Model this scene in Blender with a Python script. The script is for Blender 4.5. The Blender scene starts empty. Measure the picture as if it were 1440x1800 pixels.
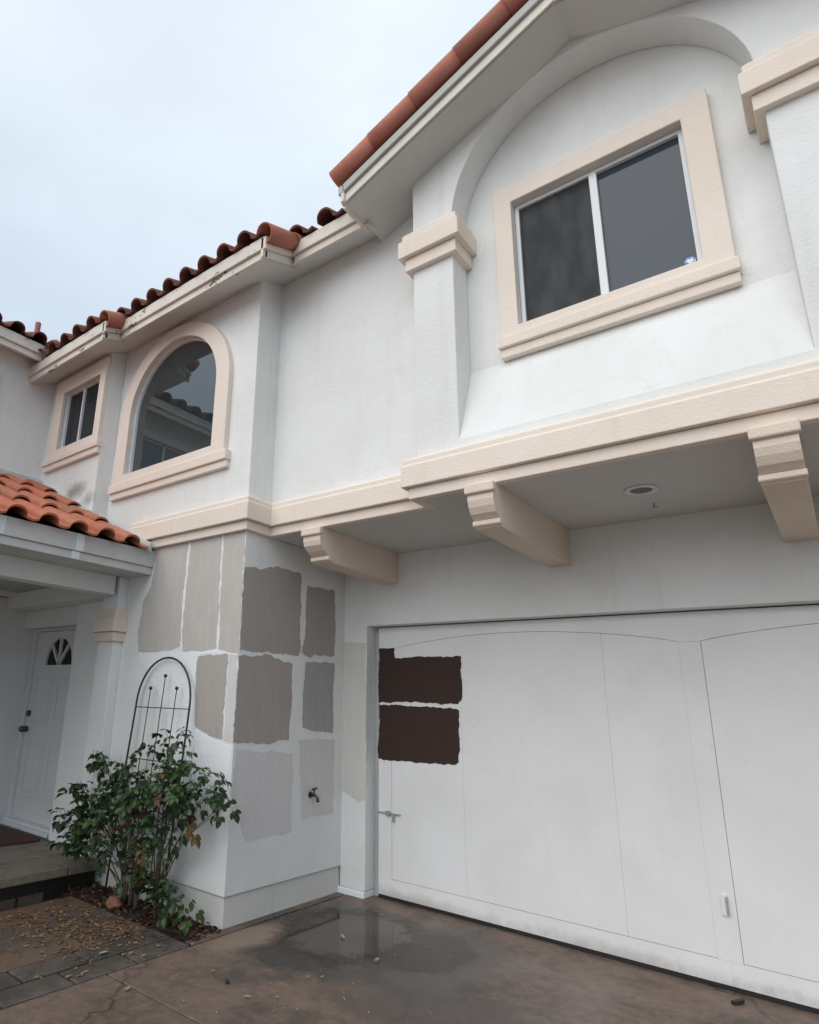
import bpy, math, random
from mathutils import Vector, Matrix
from mathutils.geometry import tessellate_polygon
random.seed(11)
SC = bpy.context.scene
COL = SC.collection

# ------------------------------------------------------------------ camera, sky, sun, exposure
cam_d = bpy.data.cameras.new('camera'); cam = bpy.data.objects.new('camera', cam_d); COL.objects.link(cam)
RIGHT = Vector((0.762, 0.646, 0.036)); 
def cam_rot(yaw, pitch, roll):
    a, b, c = map(math.radians, (yaw, pitch, roll))
    f = Vector((math.sin(a)*math.cos(b), math.cos(a)*math.cos(b), math.sin(b)))
    r = Vector((math.cos(a), -math.sin(a), 0)); u = r.cross(f)
    r2 = math.cos(c)*r + math.sin(c)*u; u2 = -math.sin(c)*r + math.cos(c)*u
    return Matrix((r2, u2, -f)).transposed()
M = cam_rot(-40.8853, 15.7816, 2.16994).to_4x4(); M.translation = Vector((0, 0, 1.57))
cam.matrix_world = M
cam_d.sensor_fit = 'HORIZONTAL'; cam_d.sensor_width = 36
cam_d.lens = 36*1106.7/1440
cam_d.shift_x = (720-527.1)/1440; cam_d.shift_y = (920.55-900)/1440
cam_d.clip_start = 0.05; cam_d.clip_end = 1000
SC.camera = cam

SUN_EL, SUN_AZ = 40, 187      # azimuth of the sun's place, clockwise from +Y (it stands behind the camera, veiled by cloud)
w = bpy.data.worlds.new('World'); SC.world = w; w.use_nodes = True
nt = w.node_tree; nt.nodes.clear()
out = nt.nodes.new('ShaderNodeOutputWorld')
sky = nt.nodes.new('ShaderNodeTexSky'); sky.sky_type = 'NISHITA'; sky.sun_disc = False
sky.sun_elevation = math.radians(SUN_EL); sky.sun_rotation = math.radians(SUN_AZ)
sky.dust_density = 4; sky.air_density = 1.2
bg1 = nt.nodes.new('ShaderNodeBackground'); bg1.inputs[1].default_value = 0.1
nt.links.new(sky.outputs[0], bg1.inputs[0])
tc = nt.nodes.new('ShaderNodeTexCoord')
sep = nt.nodes.new('ShaderNodeSeparateXYZ'); nt.links.new(tc.outputs['Generated'], sep.inputs[0])
ramp = nt.nodes.new('ShaderNodeValToRGB'); nt.links.new(sep.outputs[2], ramp.inputs[0])
e = ramp.color_ramp.elements
e[0].position = 0.0; e[0].color = (0.385, 0.475, 0.58, 1)
e[1].position = 0.75; e[1].color = (0.63, 0.70, 0.77, 1)
k = e.new(0.42); k.color = (0.48, 0.57, 0.67, 1)
noi = nt.nodes.new('ShaderNodeTexNoise'); noi.inputs['Scale'].default_value = 2.2; noi.inputs['Detail'].default_value = 5
mp = nt.nodes.new('ShaderNodeMapping'); mp.inputs['Scale'].default_value = (1, 1, 2.2)
nt.links.new(tc.outputs['Generated'], mp.inputs[0]); nt.links.new(mp.outputs[0], noi.inputs['Vector'])
nr = nt.nodes.new('ShaderNodeMapRange'); nr.inputs[1].default_value = .3; nr.inputs[2].default_value = .7
nr.inputs[3].default_value = .97; nr.inputs[4].default_value = 1.17
nt.links.new(noi.outputs[0], nr.inputs[0])
bg2 = nt.nodes.new('ShaderNodeBackground')
nt.links.new(ramp.outputs[0], bg2.inputs[0]); nt.links.new(nr.outputs[0], bg2.inputs[1])
mx = nt.nodes.new('ShaderNodeMixShader'); mx.inputs[0].default_value = 0.93
nt.links.new(bg1.outputs[0], mx.inputs[1]); nt.links.new(bg2.outputs[0], mx.inputs[2]); nt.links.new(mx.outputs[0], out.inputs[0])

sl = bpy.data.lights.new('sun', 'SUN'); sl.energy = 1.5; sl.angle = math.radians(72); sl.color = (1.0, 0.97, 0.94)
so = bpy.data.objects.new('sun', sl); COL.objects.link(so)
el, az = math.radians(SUN_EL), math.radians(SUN_AZ)
sd = Vector((math.sin(az)*math.cos(el), math.cos(az)*math.cos(el), math.sin(el)))
so.rotation_euler = sd.to_track_quat('Z', 'Y').to_euler(); so.location = sd*30
vs = SC.view_settings
vs.view_transform = 'Standard'; vs.look = 'None'; vs.exposure = 0.35; vs.gamma = 1.0; vs.use_curve_mapping = False

# ------------------------------------------------------------------ materials
def mat(name):
    m = bpy.data.materials.new(name); m.use_nodes = True
    n = m.node_tree; b = n.nodes['Principled BSDF']
    return m, n, b
def pos(n, scale=(1, 1, 1)):
    g = n.nodes.new('ShaderNodeNewGeometry'); mpn = n.nodes.new('ShaderNodeMapping'); mpn.inputs['Scale'].default_value = scale
    n.links.new(g.outputs['Position'], mpn.inputs[0]); return mpn.outputs[0]
def noise(n, p, scale, detail=4, rough=.55):
    t = n.nodes.new('ShaderNodeTexNoise'); t.inputs['Scale'].default_value = scale; t.inputs['Detail'].default_value = detail
    t.inputs['Roughness'].default_value = rough; n.links.new(p, t.inputs['Vector']); return t.outputs[0]
def cramp(n, v, stops):
    r = n.nodes.new('ShaderNodeValToRGB'); n.links.new(v, r.inputs[0]); el = r.color_ramp.elements
    while len(el) < len(stops): el.new(.5)
    for q, (p_, c) in zip(el, stops): q.position = p_; q.color = (*c, 1) if len(c) == 3 else c
    return r.outputs[0]
def mixc(n, f, a, b, mode='MIX'):
    x = n.nodes.new('ShaderNodeMix'); x.data_type = 'RGBA'; x.blend_type = mode
    for s, v in ((x.inputs[0], f), (x.inputs[6], a), (x.inputs[7], b)):
        if hasattr(v, 'is_linked') or hasattr(v, 'links'): n.links.new(v, s)
        elif isinstance(v, (int, float)): s.default_value = v
        else: s.default_value = (*v, 1)
    return x.outputs[2]
def bump(n, b, h, strength=.3, dist=.01, prev=None):
    x = n.nodes.new('ShaderNodeBump'); x.inputs['Strength'].default_value = strength; x.inputs['Distance'].default_value = dist
    n.links.new(h, x.inputs['Height'])
    if prev: n.links.new(prev, x.inputs['Normal'])
    n.links.new(x.outputs[0], b.inputs['Normal']); return x.outputs[0]
def W(c): return (c, c, c)

def spot(n, p, cen, rad, q, lo=.5, hi=1.5):
    a = n.nodes.new('ShaderNodeVectorMath'); a.operation = 'SUBTRACT'; n.links.new(p, a.inputs[0]); a.inputs[1].default_value = cen
    m_ = n.nodes.new('ShaderNodeVectorMath'); m_.operation = 'MULTIPLY'; n.links.new(a.outputs[0], m_.inputs[0]); m_.inputs[1].default_value = [1/x for x in rad]
    l_ = n.nodes.new('ShaderNodeVectorMath'); l_.operation = 'LENGTH'; n.links.new(m_.outputs[0], l_.inputs[0])
    d = n.nodes.new('ShaderNodeMath'); d.operation = 'MULTIPLY_ADD'; n.links.new(noise(n, p, 9, 6, .7), d.inputs[0]); d.inputs[1].default_value = 1.1; n.links.new(l_.outputs['Value'], d.inputs[2])
    r_ = n.nodes.new('ShaderNodeMapRange'); r_.interpolation_type = 'SMOOTHSTEP'; n.links.new(d.outputs[0], r_.inputs[0])
    r_.inputs[1].default_value = lo; r_.inputs[2].default_value = hi; r_.inputs[3].default_value = q; r_.inputs[4].default_value = 0
    return r_.outputs[0]
def crack(n, p, scale, width, keep):
    wv = n.nodes.new('ShaderNodeVectorMath'); wv.operation = 'MULTIPLY_ADD'
    t = n.nodes.new('ShaderNodeTexNoise'); t.inputs['Scale'].default_value = 4; t.inputs['Detail'].default_value = 6; n.links.new(p, t.inputs['Vector'])
    n.links.new(t.outputs['Color'], wv.inputs[0]); wv.inputs[1].default_value = (.35, .35, .35); n.links.new(p, wv.inputs[2])
    v = n.nodes.new('ShaderNodeTexVoronoi'); v.feature = 'DISTANCE_TO_EDGE'; v.inputs['Scale'].default_value = scale; n.links.new(wv.outputs[0], v.inputs['Vector'])
    a = cramp(n, v.outputs['Distance'], [(0, W(.8)), (width*scale, W(0))])
    b_ = cramp(n, noise(n, p, .8, 3), [(keep, W(0)), (keep+.12, W(1))])
    x = n.nodes.new('ShaderNodeMath'); x.operation = 'MULTIPLY'; n.links.new(a, x.inputs[0]); n.links.new(b_, x.inputs[1]); return x.outputs[0]
def stucco(name, col, dirt=.5, streak=.3, bscale=48, bstr=.38, spots=()):
    m, n, b = mat(name)
    p = pos(n)
    big = noise(n, p, 1.3, 5); mid = noise(n, p, 6, 5)
    c = mixc(n, cramp(n, big, [(.35, W(0)), (.7, W(dirt))]), col, tuple(x*y for x, y in zip(col, (.86, .86, .82))))
    c = mixc(n, cramp(n, mid, [(.45, W(0)), (.8, W(.4*dirt))]), c, tuple(x*y for x, y in zip(col, (.88, .86, .8))))
    st = noise(n, pos(n, (7, 7, .5)), 1.6, 4)
    c = mixc(n, cramp(n, st, [(.56, W(0)), (.8, W(streak))]), c, tuple(x*y for x, y in zip(col, (.74, .72, .66))))
    c = mixc(n, crack(n, p, .9, .0026, .56), c, tuple(x*.80 for x in col))
    c = mixc(n, cramp(n, noise(n, p, 22, 5, .7), [(.66, W(0)), (.72, W(.5))]), c, tuple(x*.80 for x in col))
    for cen, rad, q in spots: c = mixc(n, spot(n, p, cen, rad, q), c, (.11, .105, .085))
    n.links.new(c, b.inputs['Base Color']); b.inputs['Roughness'].default_value = .85
    b.inputs['Specular IOR Level'].default_value = .25
    n1 = bump(n, b, noise(n, p, bscale, 6, .65), bstr, .012)
    bump(n, b, noise(n, p, 3.0, 3), .25, .02, n1)
    return m
WALL = stucco('white_stucco', (.805, .81, .80), .65, .28)
WALLM = stucco('mouldy_white_stucco', (.805, .81, .80), .65, .28, 55, .35, [((-6.18,3.35,3.70),(.33,.4,.16),.75), ((-5.9,3.35,3.55),(.2,.3,.14),.5)])
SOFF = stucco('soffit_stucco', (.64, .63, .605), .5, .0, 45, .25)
PORCHW = stucco('porch_stucco', (.74, .735, .72), .5, .2, 55, .3)
TRIM = stucco('peach_stucco', (.84, .735, .645), .5, .25, 60, .35)
TAN = stucco('tan_stucco', (.77, .65, .545), .5, .25, 70, .4)
PLINTH = stucco('worn_plinth_stucco', (.70, .69, .66), .9, .6)
PRIMER = stucco('white_primer', (.84, .86, .87), .2, .05)

def paint(name, col, dirt=.35, rough=.55, brush=(3, 3, 60), bs=.12, wear=False):
    m, n, b = mat(name); p = pos(n)
    c = mixc(n, cramp(n, noise(n, p, 2.3, 5), [(.4, W(0)), (.75, W(dirt))]), col, tuple(x*y for x, y in zip(col, (.8, .79, .76))))
    if wear:
        c = mixc(n, cramp(n, noise(n, pos(n, (9, 9, .6)), 2, 6, .65), [(.5, W(0)), (.75, W(.2))]), c, tuple(x*.86 for x in col))
        c = mixc(n, cramp(n, noise(n, p, 30, 6, .75), [(.67, W(0)), (.70, W(.7))]), c, (.34, .31, .27))
        for cx, rx in ((-3.0, 1.2), (-1.4, 1.5), (.2, 1.4)): c = mixc(n, spot(n, p, (cx, 5.04, .03), (rx, 1, .10), .5), c, (.27, .235, .20))
    n.links.new(c, b.inputs['Base Color']); b.inputs['Roughness'].default_value = rough
    bump(n, b, noise(n, pos(n, brush), 4, 5), bs, .006)
    return m
DOORW = paint('garage_door_paint', (.785, .78, .77), .4, .6, (40, 40, 3), .18, True)
DOORX = paint('plain_door_paint', (.76, .765, .765), .3, .6, (40, 40, 3), .1)
JAMB = paint('jamb_paint', (.42, .42, .42), .5, .6)
FRONTD = paint('front_door_paint', (.68, .675, .67), .25, .45, (20, 20, 3), .08)
VINYL = paint('white_vinyl', (.74, .76, .77), .2, .4)
GAPDARK = paint('gap_black', (.012, .012, .012), 0, .7)  # flat black that paints the darkness in the garage door gaps
SOCKET = paint('lamp_glass', (.10, .10, .10), 0, .3)
def patchpaint(name, col, vary=.5):
    m, n, b = mat(name); p = pos(n)
    c = mixc(n, cramp(n, noise(n, pos(n, (5, 5, 1.5)), 3, 5), [(.35, W(0)), (.7, W(vary))]), col, tuple(x*1.16 for x in col))
    c = mixc(n, cramp(n, noise(n, p, 60, 3), [(.62, W(0)), (.75, W(.22))]), c, tuple(min(1, x*1.9+.02) for x in col))
    c = mixc(n, cramp(n, noise(n, pos(n, (16, 16, 1.2)), 2, 5, .65), [(.50, W(0)), (.72, W(.28))]), c, tuple(min(1, x*1.25+.006) for x in col))
    n.links.new(c, b.inputs['Base Color']); b.inputs['Roughness'].default_value = .7; b.inputs['Specular IOR Level'].default_value = .3
    bump(n, b, noise(n, p, 55, 6, .65), .35, .012); return m
PGREY = patchpaint('greige_paint', (.40, .365, .33)); PGREYL = patchpaint('light_greige_paint', (.50, .468, .43))
PTAUPE = patchpaint('taupe_paint', (.365, .33, .295)); PGREYB = patchpaint('cool_grey_paint', (.36, .355, .34))
PFAINT = patchpaint('pale_lilac_grey_paint', (.63, .61, .60), .3); PBEIGE = patchpaint('putty_paint', (.59, .585, .53), .3)
PBROWN = patchpaint('dark_brown_paint', (.040, .0215, .016), .35)

def fascia_mat(name, col, peel):
    m, n, b = mat(name); p = pos(n)
    c = mixc(n, cramp(n, noise(n, p, 4, 5), [(.4, W(0)), (.8, W(.6))]), col, tuple(x*.72 for x in col))
    f = cramp(n, noise(n, pos(n, (1, 1, 2.5)), 5.5, 7, .7), [(peel, W(0)), (peel+.025, W(1))])
    c = mixc(n, f, c, (.10, .065, .045))
    n.links.new(c, b.inputs['Base Color']); b.inputs['Roughness'].default_value = .65
    bump(n, b, noise(n, p, 18, 5), .3, .008); return m
FASC = fascia_mat('cream_fascia_paint', (.72, .66, .575), .66)
FASCP = fascia_mat('peeling_fascia_paint', (.72, .665, .59), .60)
FASCG = fascia_mat('grey_fascia_paint', (.47, .46, .44), .70)
PFASC = fascia_mat('porch_fascia_paint', (.60, .60, .58), .72)
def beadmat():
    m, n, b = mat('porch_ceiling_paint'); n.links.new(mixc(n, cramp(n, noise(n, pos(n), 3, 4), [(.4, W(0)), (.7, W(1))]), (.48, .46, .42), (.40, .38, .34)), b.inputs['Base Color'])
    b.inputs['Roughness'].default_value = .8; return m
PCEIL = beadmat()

def tilemat(name, a, bcol, dark):
    m, n, b = mat(name); p = pos(n)
    oi = n.nodes.new('ShaderNodeObjectInfo')
    c = mixc(n, oi.outputs['Random'], a, bcol)
    rnd = n.nodes.new('ShaderNodeMath'); rnd.operation = 'FRACT'; m7 = n.nodes.new('ShaderNodeMath'); m7.operation = 'MULTIPLY'; m7.inputs[1].default_value = 7.3
    n.links.new(oi.outputs['Random'], m7.inputs[0]); n.links.new(m7.outputs[0], rnd.inputs[0])
    c = mixc(n, cramp(n, rnd.outputs[0], [(.55, W(0)), (1, W(.55))]), c, tuple(x*.62 for x in bcol))
    c = mixc(n, cramp(n, noise(n, p, 9, 6), [(.4, W(0)), (.75, W(.75))]), c, dark)
    c = mixc(n, cramp(n, noise(n, p, 40, 3), [(.66, W(0)), (.72, W(.4))]), c, (.35, .30, .25))
    n.links.new(c, b.inputs['Base Color']); b.inputs['Roughness'].default_value = .75
    b.inputs['Specular IOR Level'].default_value = .3
    bump(n, b, noise(n, p, 60, 5), .3, .006); return m
TILE_P = tilemat('orange_clay', (.52, .165, .10), (.50, .215, .12), (.33, .115, .07))
TILE_M = tilemat('dark_red_clay', (.25, .085, .06), (.19, .075, .06), (.085, .045, .038))
TILE_R = tilemat('rose_clay', (.56, .215, .15), (.48, .18, .125), (.34, .13, .09))
def glassmat(name, col, ior, rough=.015):
    m, n, b = mat(name); b.inputs['Base Color'].default_value = (*col, 1); b.inputs['Roughness'].default_value = rough
    b.inputs['IOR'].default_value = ior
    bump(n, b, noise(n, pos(n), 1.2, 2), .05, .02); return m
GLASS = glassmat('window_glass', (.026, .038, .042), 2.15)
GLASSC = glassmat('dark_window_glass', (.016, .022, .026), 1.40, .02)
GLASSD = glassmat('dark_fanlight_glass', (.008, .009, .009), 1.35)
GLASSB = glassmat('hazy_window_glass', (.040, .056, .074), 1.42, .03)
def screenmat():
    m, n, b = mat('insect_screen'); n.links.new(cramp(n, noise(n, pos(n, (3, 1, 1.2)), 3, 6, .7), [(.40, (.016, .021, .025)), (.70, (.075, .085, .085))]), b.inputs['Base Color']); b.inputs['Roughness'].default_value = .6  # mottling in the mesh colour imitates the reflection in the left pane
    b.inputs['Alpha'].default_value = .5; return m
SCREEN = screenmat()
def plain(name, col, rough=.5, metal=0):
    m, n, b = mat(name)
    c = mixc(n, cramp(n, noise(n, pos(n), 14, 5), [(.4, W(0)), (.75, W(.6))]), col, tuple(x*.6 for x in col))
    n.links.new(c, b.inputs['Base Color']); b.inputs['Roughness'].default_value = rough; b.inputs['Metallic'].default_value = metal; return m
IRON = plain('black_iron', (.02, .022, .022), .45); BRASS = plain('tarnished_brass', (.12, .10, .075), .4, .8)
STEEL = plain('galvanised_steel', (.42, .43, .43), .45, .6); RUST = plain('rusty_pipe', (.42, .13, .10), .7)
DARKIN = plain('dark_interior', (.012, .012, .012), .9); LEAD = plain('lead_flashing', (.62, .62, .60), .6)
UNDERLAY = plain('roof_felt', (.03, .022, .02), .9); MATF = plain('brown_coir', (.085, .032, .022), .95)
STONE = plain('terracotta_shard', (.26, .12, .075), .8); BARK = plain('rose_cane', (.10, .075, .05), .8)

def concrete(name, a, bcol, c3, wet=.5, orange=0.0, damp=False):
    m, n, b = mat(name); p = pos(n)
    c = mixc(n, cramp(n, noise(n, p, .9, 6, .6), [(.35, W(0)), (.65, W(1))]), a, bcol)
    c = mixc(n, cramp(n, noise(n, p, 3.1, 6, .65), [(.45, W(0)), (.72, W(.8))]), c, c3)
    g = n.nodes.new('ShaderNodeTexVoronoi'); g.inputs['Scale'].default_value = 75; n.links.new(p, g.inputs['Vector'])
    c = mixc(n, cramp(n, g.outputs['Distance'], [(.06, W(.35)), (.16, W(0))]), c, (.30, .25, .20))
    if orange: c = mixc(n, cramp(n, noise(n, p, 1.7, 4), [(.42, W(0)), (.62, W(orange))]), c, (.25, .115, .055))
    c = mixc(n, cramp(n, noise(n, p, 14, 6, .7), [(.42, W(0)), (.75, W(.6))]), c, tuple(x*1.6 for x in a))
    c = mixc(n, cramp(n, noise(n, p, 2.2, 7, .7), [(.50, W(0)), (.63, W(.75))]), c, tuple(x*.55 for x in bcol))
    c = mixc(n, crack(n, p, .7, .012, .46), c, (.022, .018, .015))
    r = cramp(n, noise(n, p, 1.2, 5), [(.36, W(.30+.3*(1-wet))), (.62, W(.75))])
    if damp:
        # wet ground round the puddle and a drier pale patch at the foot of the bay
        for cx, cy, rx, ry, lo, hi, col, ro, q in ((-3.02, 4.02, .70, .74, .80, 1.12, (.024, .019, .013), .22, .93), (-2.35, 4.25, .55, .75, .5, 1.05, (.055, .043, .036), .3, .8),
                                            (-1.9, 3.5, .9, .5, .4, 1.1, (.062, .049, .042), .35, .7), (-3.42, 3.62, .2, .42, .45, 1.1, (.29, .215, .165), .8, .85)):
            mp2 = n.nodes.new('ShaderNodeVectorMath'); mp2.operation = 'SUBTRACT'; n.links.new(p, mp2.inputs[0]); mp2.inputs[1].default_value = (cx, cy, 0)
            m3 = n.nodes.new('ShaderNodeVectorMath'); m3.operation = 'MULTIPLY'; n.links.new(mp2.outputs[0], m3.inputs[0]); m3.inputs[1].default_value = (1/rx, 1/ry, 0)
            ln = n.nodes.new('ShaderNodeVectorMath'); ln.operation = 'LENGTH'; n.links.new(m3.outputs[0], ln.inputs[0])
            ad = n.nodes.new('ShaderNodeMath'); ad.operation = 'MULTIPLY_ADD'; n.links.new(noise(n, p, 4.5, 6, .65), ad.inputs[0]); ad.inputs[1].default_value = .9; n.links.new(ln.outputs['Value'], ad.inputs[2])
            f = cramp(n, ad.outputs[0], [(0, W(q)), (1, W(0))])
            mr = n.nodes.new('ShaderNodeMapRange'); mr.interpolation_type = 'SMOOTHSTEP'; n.links.new(ad.outputs[0], mr.inputs[0])
            mr.inputs[1].default_value = lo+.45; mr.inputs[2].default_value = hi+.45; mr.inputs[3].default_value = q; mr.inputs[4].default_value = 0
            c = mixc(n, mr.outputs[0], c, col); r = mixc(n, mr.outputs[0], r, W(ro))
    n.links.new(c, b.inputs['Base Color']); n.links.new(r, b.inputs['Roughness'])
    b1 = bump(n, b, noise(n, p, 38, 6, .7), .35, .006); bump(n, b, noise(n, p, 3, 3), .15, .02, b1); return m
DRIVE = concrete('wet_brown_concrete', (.180, .122, .090), (.118, .090, .073), (.082, .059, .046), .8, 0, True)
WALK = concrete('stained_concrete', (.130, .095, .070), (.10, .082, .066), (.06, .052, .043), .6, .5)
PAVER = concrete('brown_grey_paver', (.120, .097, .078), (.09, .077, .064), (.05, .047, .040), .6)
STEPM = concrete('mossy_stone', (.21, .175, .135), (.165, .14, .105), (.11, .10, .072), .4)
STEPD = concrete('shaded_riser_stone', (.030, .027, .020), (.022, .020, .016), (.045, .030, .024), .4)  # near-black: the shade under the step nosing is put into this colour
LAND = concrete('court_concrete', (.24, .215, .19), (.20, .18, .16), (.16, .145, .13), .2)  # kept pale so the ground beyond bounces light up to the soffits
def soilmat():
    m, n, b = mat('dark_soil'); n.links.new(cramp(n, noise(n, pos(n), 25, 6), [(.35, (.012, .008, .006)), (.7, (.055, .03, .02))]), b.inputs['Base Color'])
    b.inputs['Roughness'].default_value = .95; bump(n, b, noise(n, pos(n), 30, 5), .8, .03); return m
SOIL = soilmat()
def puddlemat():
    m, n, b = mat('puddle_water'); p = pos(n)
    c = cramp(n, noise(n, p, 2.1, 5), [(.35, (.042, .033, .022)), (.7, (.085, .062, .046))]); n.links.new(c, b.inputs['Base Color'])
    b.inputs['Roughness'].default_value = .03; b.inputs['IOR'].default_value = 1.36
    f1 = spot(n, p, (-2.98, 4.16, 0), (.46, .58, 1), 1.0, 1.22, 1.72); f2 = spot(n, p, (-2.42, 4.25, 0), (.30, .42, 1), .55, 1.2, 1.7)
    mxx = n.nodes.new('ShaderNodeMath'); mxx.operation = 'MAXIMUM'; n.links.new(f1, mxx.inputs[0]); n.links.new(f2, mxx.inputs[1]); n.links.new(mxx.outputs[0], b.inputs['Alpha'])
    bump(n, b, noise(n, p, 9, 2), .03, .01); return m
PUDDLE = puddlemat()
def leafmat(name, a, bcol, rough=.45):
    m, n, b = mat(name); oi = n.nodes.new('ShaderNodeObjectInfo')
    c = mixc(n, oi.outputs['Random'], a, bcol)
    c = mixc(n, cramp(n, noise(n, pos(n), 11, 4), [(.35, W(0)), (.7, W(.7))]), c, tuple(x*.55 for x in a))
    n.links.new(c, b.inputs['Base Color']); b.inputs['Roughness'].default_value = rough; b.inputs['Specular IOR Level'].default_value = .4; return m
LEAFA = leafmat('dark_rose_leaf', (.020, .047, .014), (.034, .070, .020)); LEAFB = leafmat('green_rose_leaf', (.05, .105, .022), (.035, .08, .02))
LEAFC = leafmat('autumn_rose_leaf', (.17, .10, .035), (.12, .06, .025)); LEAFD = leafmat('reddish_rose_leaf', (.13, .05, .035), (.07, .06, .03))
DRYA = leafmat('dry_tan_leaf', (.32, .19, .09), (.22, .11, .055), .8); DRYB = leafmat('dry_pale_petal', (.42, .37, .30), (.32, .27, .21), .8)
DRYC = leafmat('dry_dark_leaf', (.075, .035, .022), (.045, .025, .018), .8)

# ------------------------------------------------------------------ builders
WM = {}     # world matrix of every object, known as it is made
class MB:
    def __init__(s): s.v = []; s.f = []
    def add(s, vs_, fs):
        o = len(s.v); s.v += [Vector(q) for q in vs_]; s.f += [[i+o for i in q] for q in fs]; return s
    def box(s, x0, x1, y0, y1, z0, z1):
        return s.add([(x0,y0,z0),(x1,y0,z0),(x1,y1,z0),(x0,y1,z0),(x0,y0,z1),(x1,y0,z1),(x1,y1,z1),(x0,y1,z1)],
                     [(0,3,2,1),(4,5,6,7),(0,1,5,4),(1,2,6,5),(2,3,7,6),(3,0,4,7)])
    def hexa(s, p):  # eight points, bottom loop then top loop
        return s.add(p, [(0,3,2,1),(4,5,6,7),(0,1,5,4),(1,2,6,5),(2,3,7,6),(3,0,4,7)])
    def plate(s, loops, fn, w0, w1):
        """polygon (outer loop, then holes) in (u,v), extruded from w0 to w1; fn maps (u,v,w) to space"""
        tri = tessellate_polygon([[Vector((u, v, 0)) for u, v in L] for L in loops])
        flat = [q for L in loops for q in L]; n = len(flat)
        vs_ = [fn(u, v, w0) for u, v in flat]+[fn(u, v, w1) for u, v in flat]
        fs = [tuple(t) for t in tri]+[tuple(i+n for i in reversed(t)) for t in tri]
        o = 0
        for L in loops:
            k = len(L)
            for i in range(k): a, b = o+i, o+(i+1) % k; fs.append((a, b, b+n, a+n))
            o += k
        return s.add(vs_, fs)
    def sweep(s, path, prof, closed=False):
        """profile (offset to the right of travel, z) along an XY path with mitred corners"""
        P = [Vector(p) for p in path]; N = len(P); K = len(prof); rows = []
        for i in range(N):
            d0 = (P[i]-P[i-1]).normalized() if i else None; d1 = (P[i+1]-P[i]).normalized() if i < N-1 else None
            if d0 is None: d0 = d1
            if d1 is None: d1 = d0
            n0 = Vector((d0.y, -d0.x)); n1 = Vector((d1.y, -d1.x)); m = n0+n1; m = m/(m.dot(n0))
            rows += [(P[i].x+m.x*o, P[i].y+m.y*o, z) for o, z in prof]
        fs = []
        for i in range(N-1):
            for j in range(K):
                a, b = i*K+j, i*K+(j+1) % K; fs.append((a, b, b+K, a+K))
        fs.append(tuple(range(K))[::-1]); fs.append(tuple((N-1)*K+j for j in range(K)))
        return s.add(rows, fs)
    def tube(s, pts, r, n=8, r2=None, cap=True):
        P = [Vector(p) for p in pts]; N = len(P); rows = []; up = None
        for i in range(N):
            t = (P[min(i+1, N-1)]-P[max(i-1, 0)]).normalized()
            if up is None: up = t.orthogonal().normalized()
            up = (up-t*up.dot(t)).normalized(); sd_ = t.cross(up)
            rr = r if r2 is None else r+(r2-r)*i/(N-1)
            rows += [P[i]+(up*math.cos(2*math.pi*k/n)+sd_*math.sin(2*math.pi*k/n))*rr for k in range(n)]
        fs = [(i*n+k, i*n+(k+1) % n, (i+1)*n+(k+1) % n, (i+1)*n+k) for i in range(N-1) for k in range(n)]
        if cap: fs += [tuple(range(n))[::-1], tuple((N-1)*n+k for k in range(n))]
        return s.add(rows, fs)
    def ball(s, c, r, n=10, m=6, sq=(1, 1, 1)):
        c = Vector(c); rows = []
        for j in range(1, m):
            t = math.pi*j/m
            rows += [c+Vector((sq[0]*r*math.sin(t)*math.cos(2*math.pi*i/n), sq[1]*r*math.sin(t)*math.sin(2*math.pi*i/n), sq[2]*r*math.cos(t))) for i in range(n)]
        a = len(rows); rows += [c+Vector((0, 0, r*sq[2])), c-Vector((0, 0, r*sq[2]))]
        fs = [(j*n+i, (j+1)*n+i, (j+1)*n+(i+1) % n, j*n+(i+1) % n) for j in range(m-2) for i in range(n)]
        fs += [(a, i, (i+1) % n) for i in range(n)]+[(a+1, (m-2)*n+(i+1) % n, (m-2)*n+i) for i in range(n)]
        return s.add(rows, fs)
    def build(s, name, m, parent=None, bevel=0, smooth=False, **props):
        lo = Vector([min(q[i] for q in s.v) for i in range(3)]); hi = Vector([max(q[i] for q in s.v) for i in range(3)])
        c = Vector(((lo.x+hi.x)/2, (lo.y+hi.y)/2, lo.z))
        me = bpy.data.meshes.new(name); me.from_pydata([q-c for q in s.v], [], s.f); me.update()
        import bmesh
        bm = bmesh.new(); bm.from_mesh(me); bmesh.ops.recalc_face_normals(bm, faces=bm.faces); bm.to_mesh(me); bm.free()
        me.materials.append(m)
        if smooth: me.shade_smooth()
        o = place(name, me, Matrix.Translation(c), parent, **props)
        if bevel:
            b = o.modifiers.new('bevel', 'BEVEL'); b.width = bevel; b.segments = 2; b.limit_method = 'ANGLE'; b.angle_limit = math.radians(35)
        return o
def place(name, data, mw, parent=None, **props):
    o = bpy.data.objects.new(name, data); COL.objects.link(o); WM[o.name] = mw
    if parent is not None: o.parent = parent; o.matrix_basis = WM[parent.name].inverted() @ mw
    else: o.matrix_basis = mw
    for a, b in props.items(): o[a] = b
    return o
def thing(name, loc, label, category, **p):
    return place(name, None, Matrix.Translation(Vector(loc)), None, label=label, category=category, **p)
def fY(u, v, w_): return (u, w_, v)      # plate in the X-Z plane, extruded along Y
def fX(u, v, w_): return (w_, u, v)      # plate in the Y-Z plane, extruded along X
def fZ(u, v, w_): return (u, v, w_)
def arc(cx, cz, rx, rz, a0, a1, n): return [(cx+rx*math.cos(math.radians(a0+(a1-a0)*i/n)), cz+rz*math.sin(math.radians(a0+(a1-a0)*i/n))) for i in range(n+1)]
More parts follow.
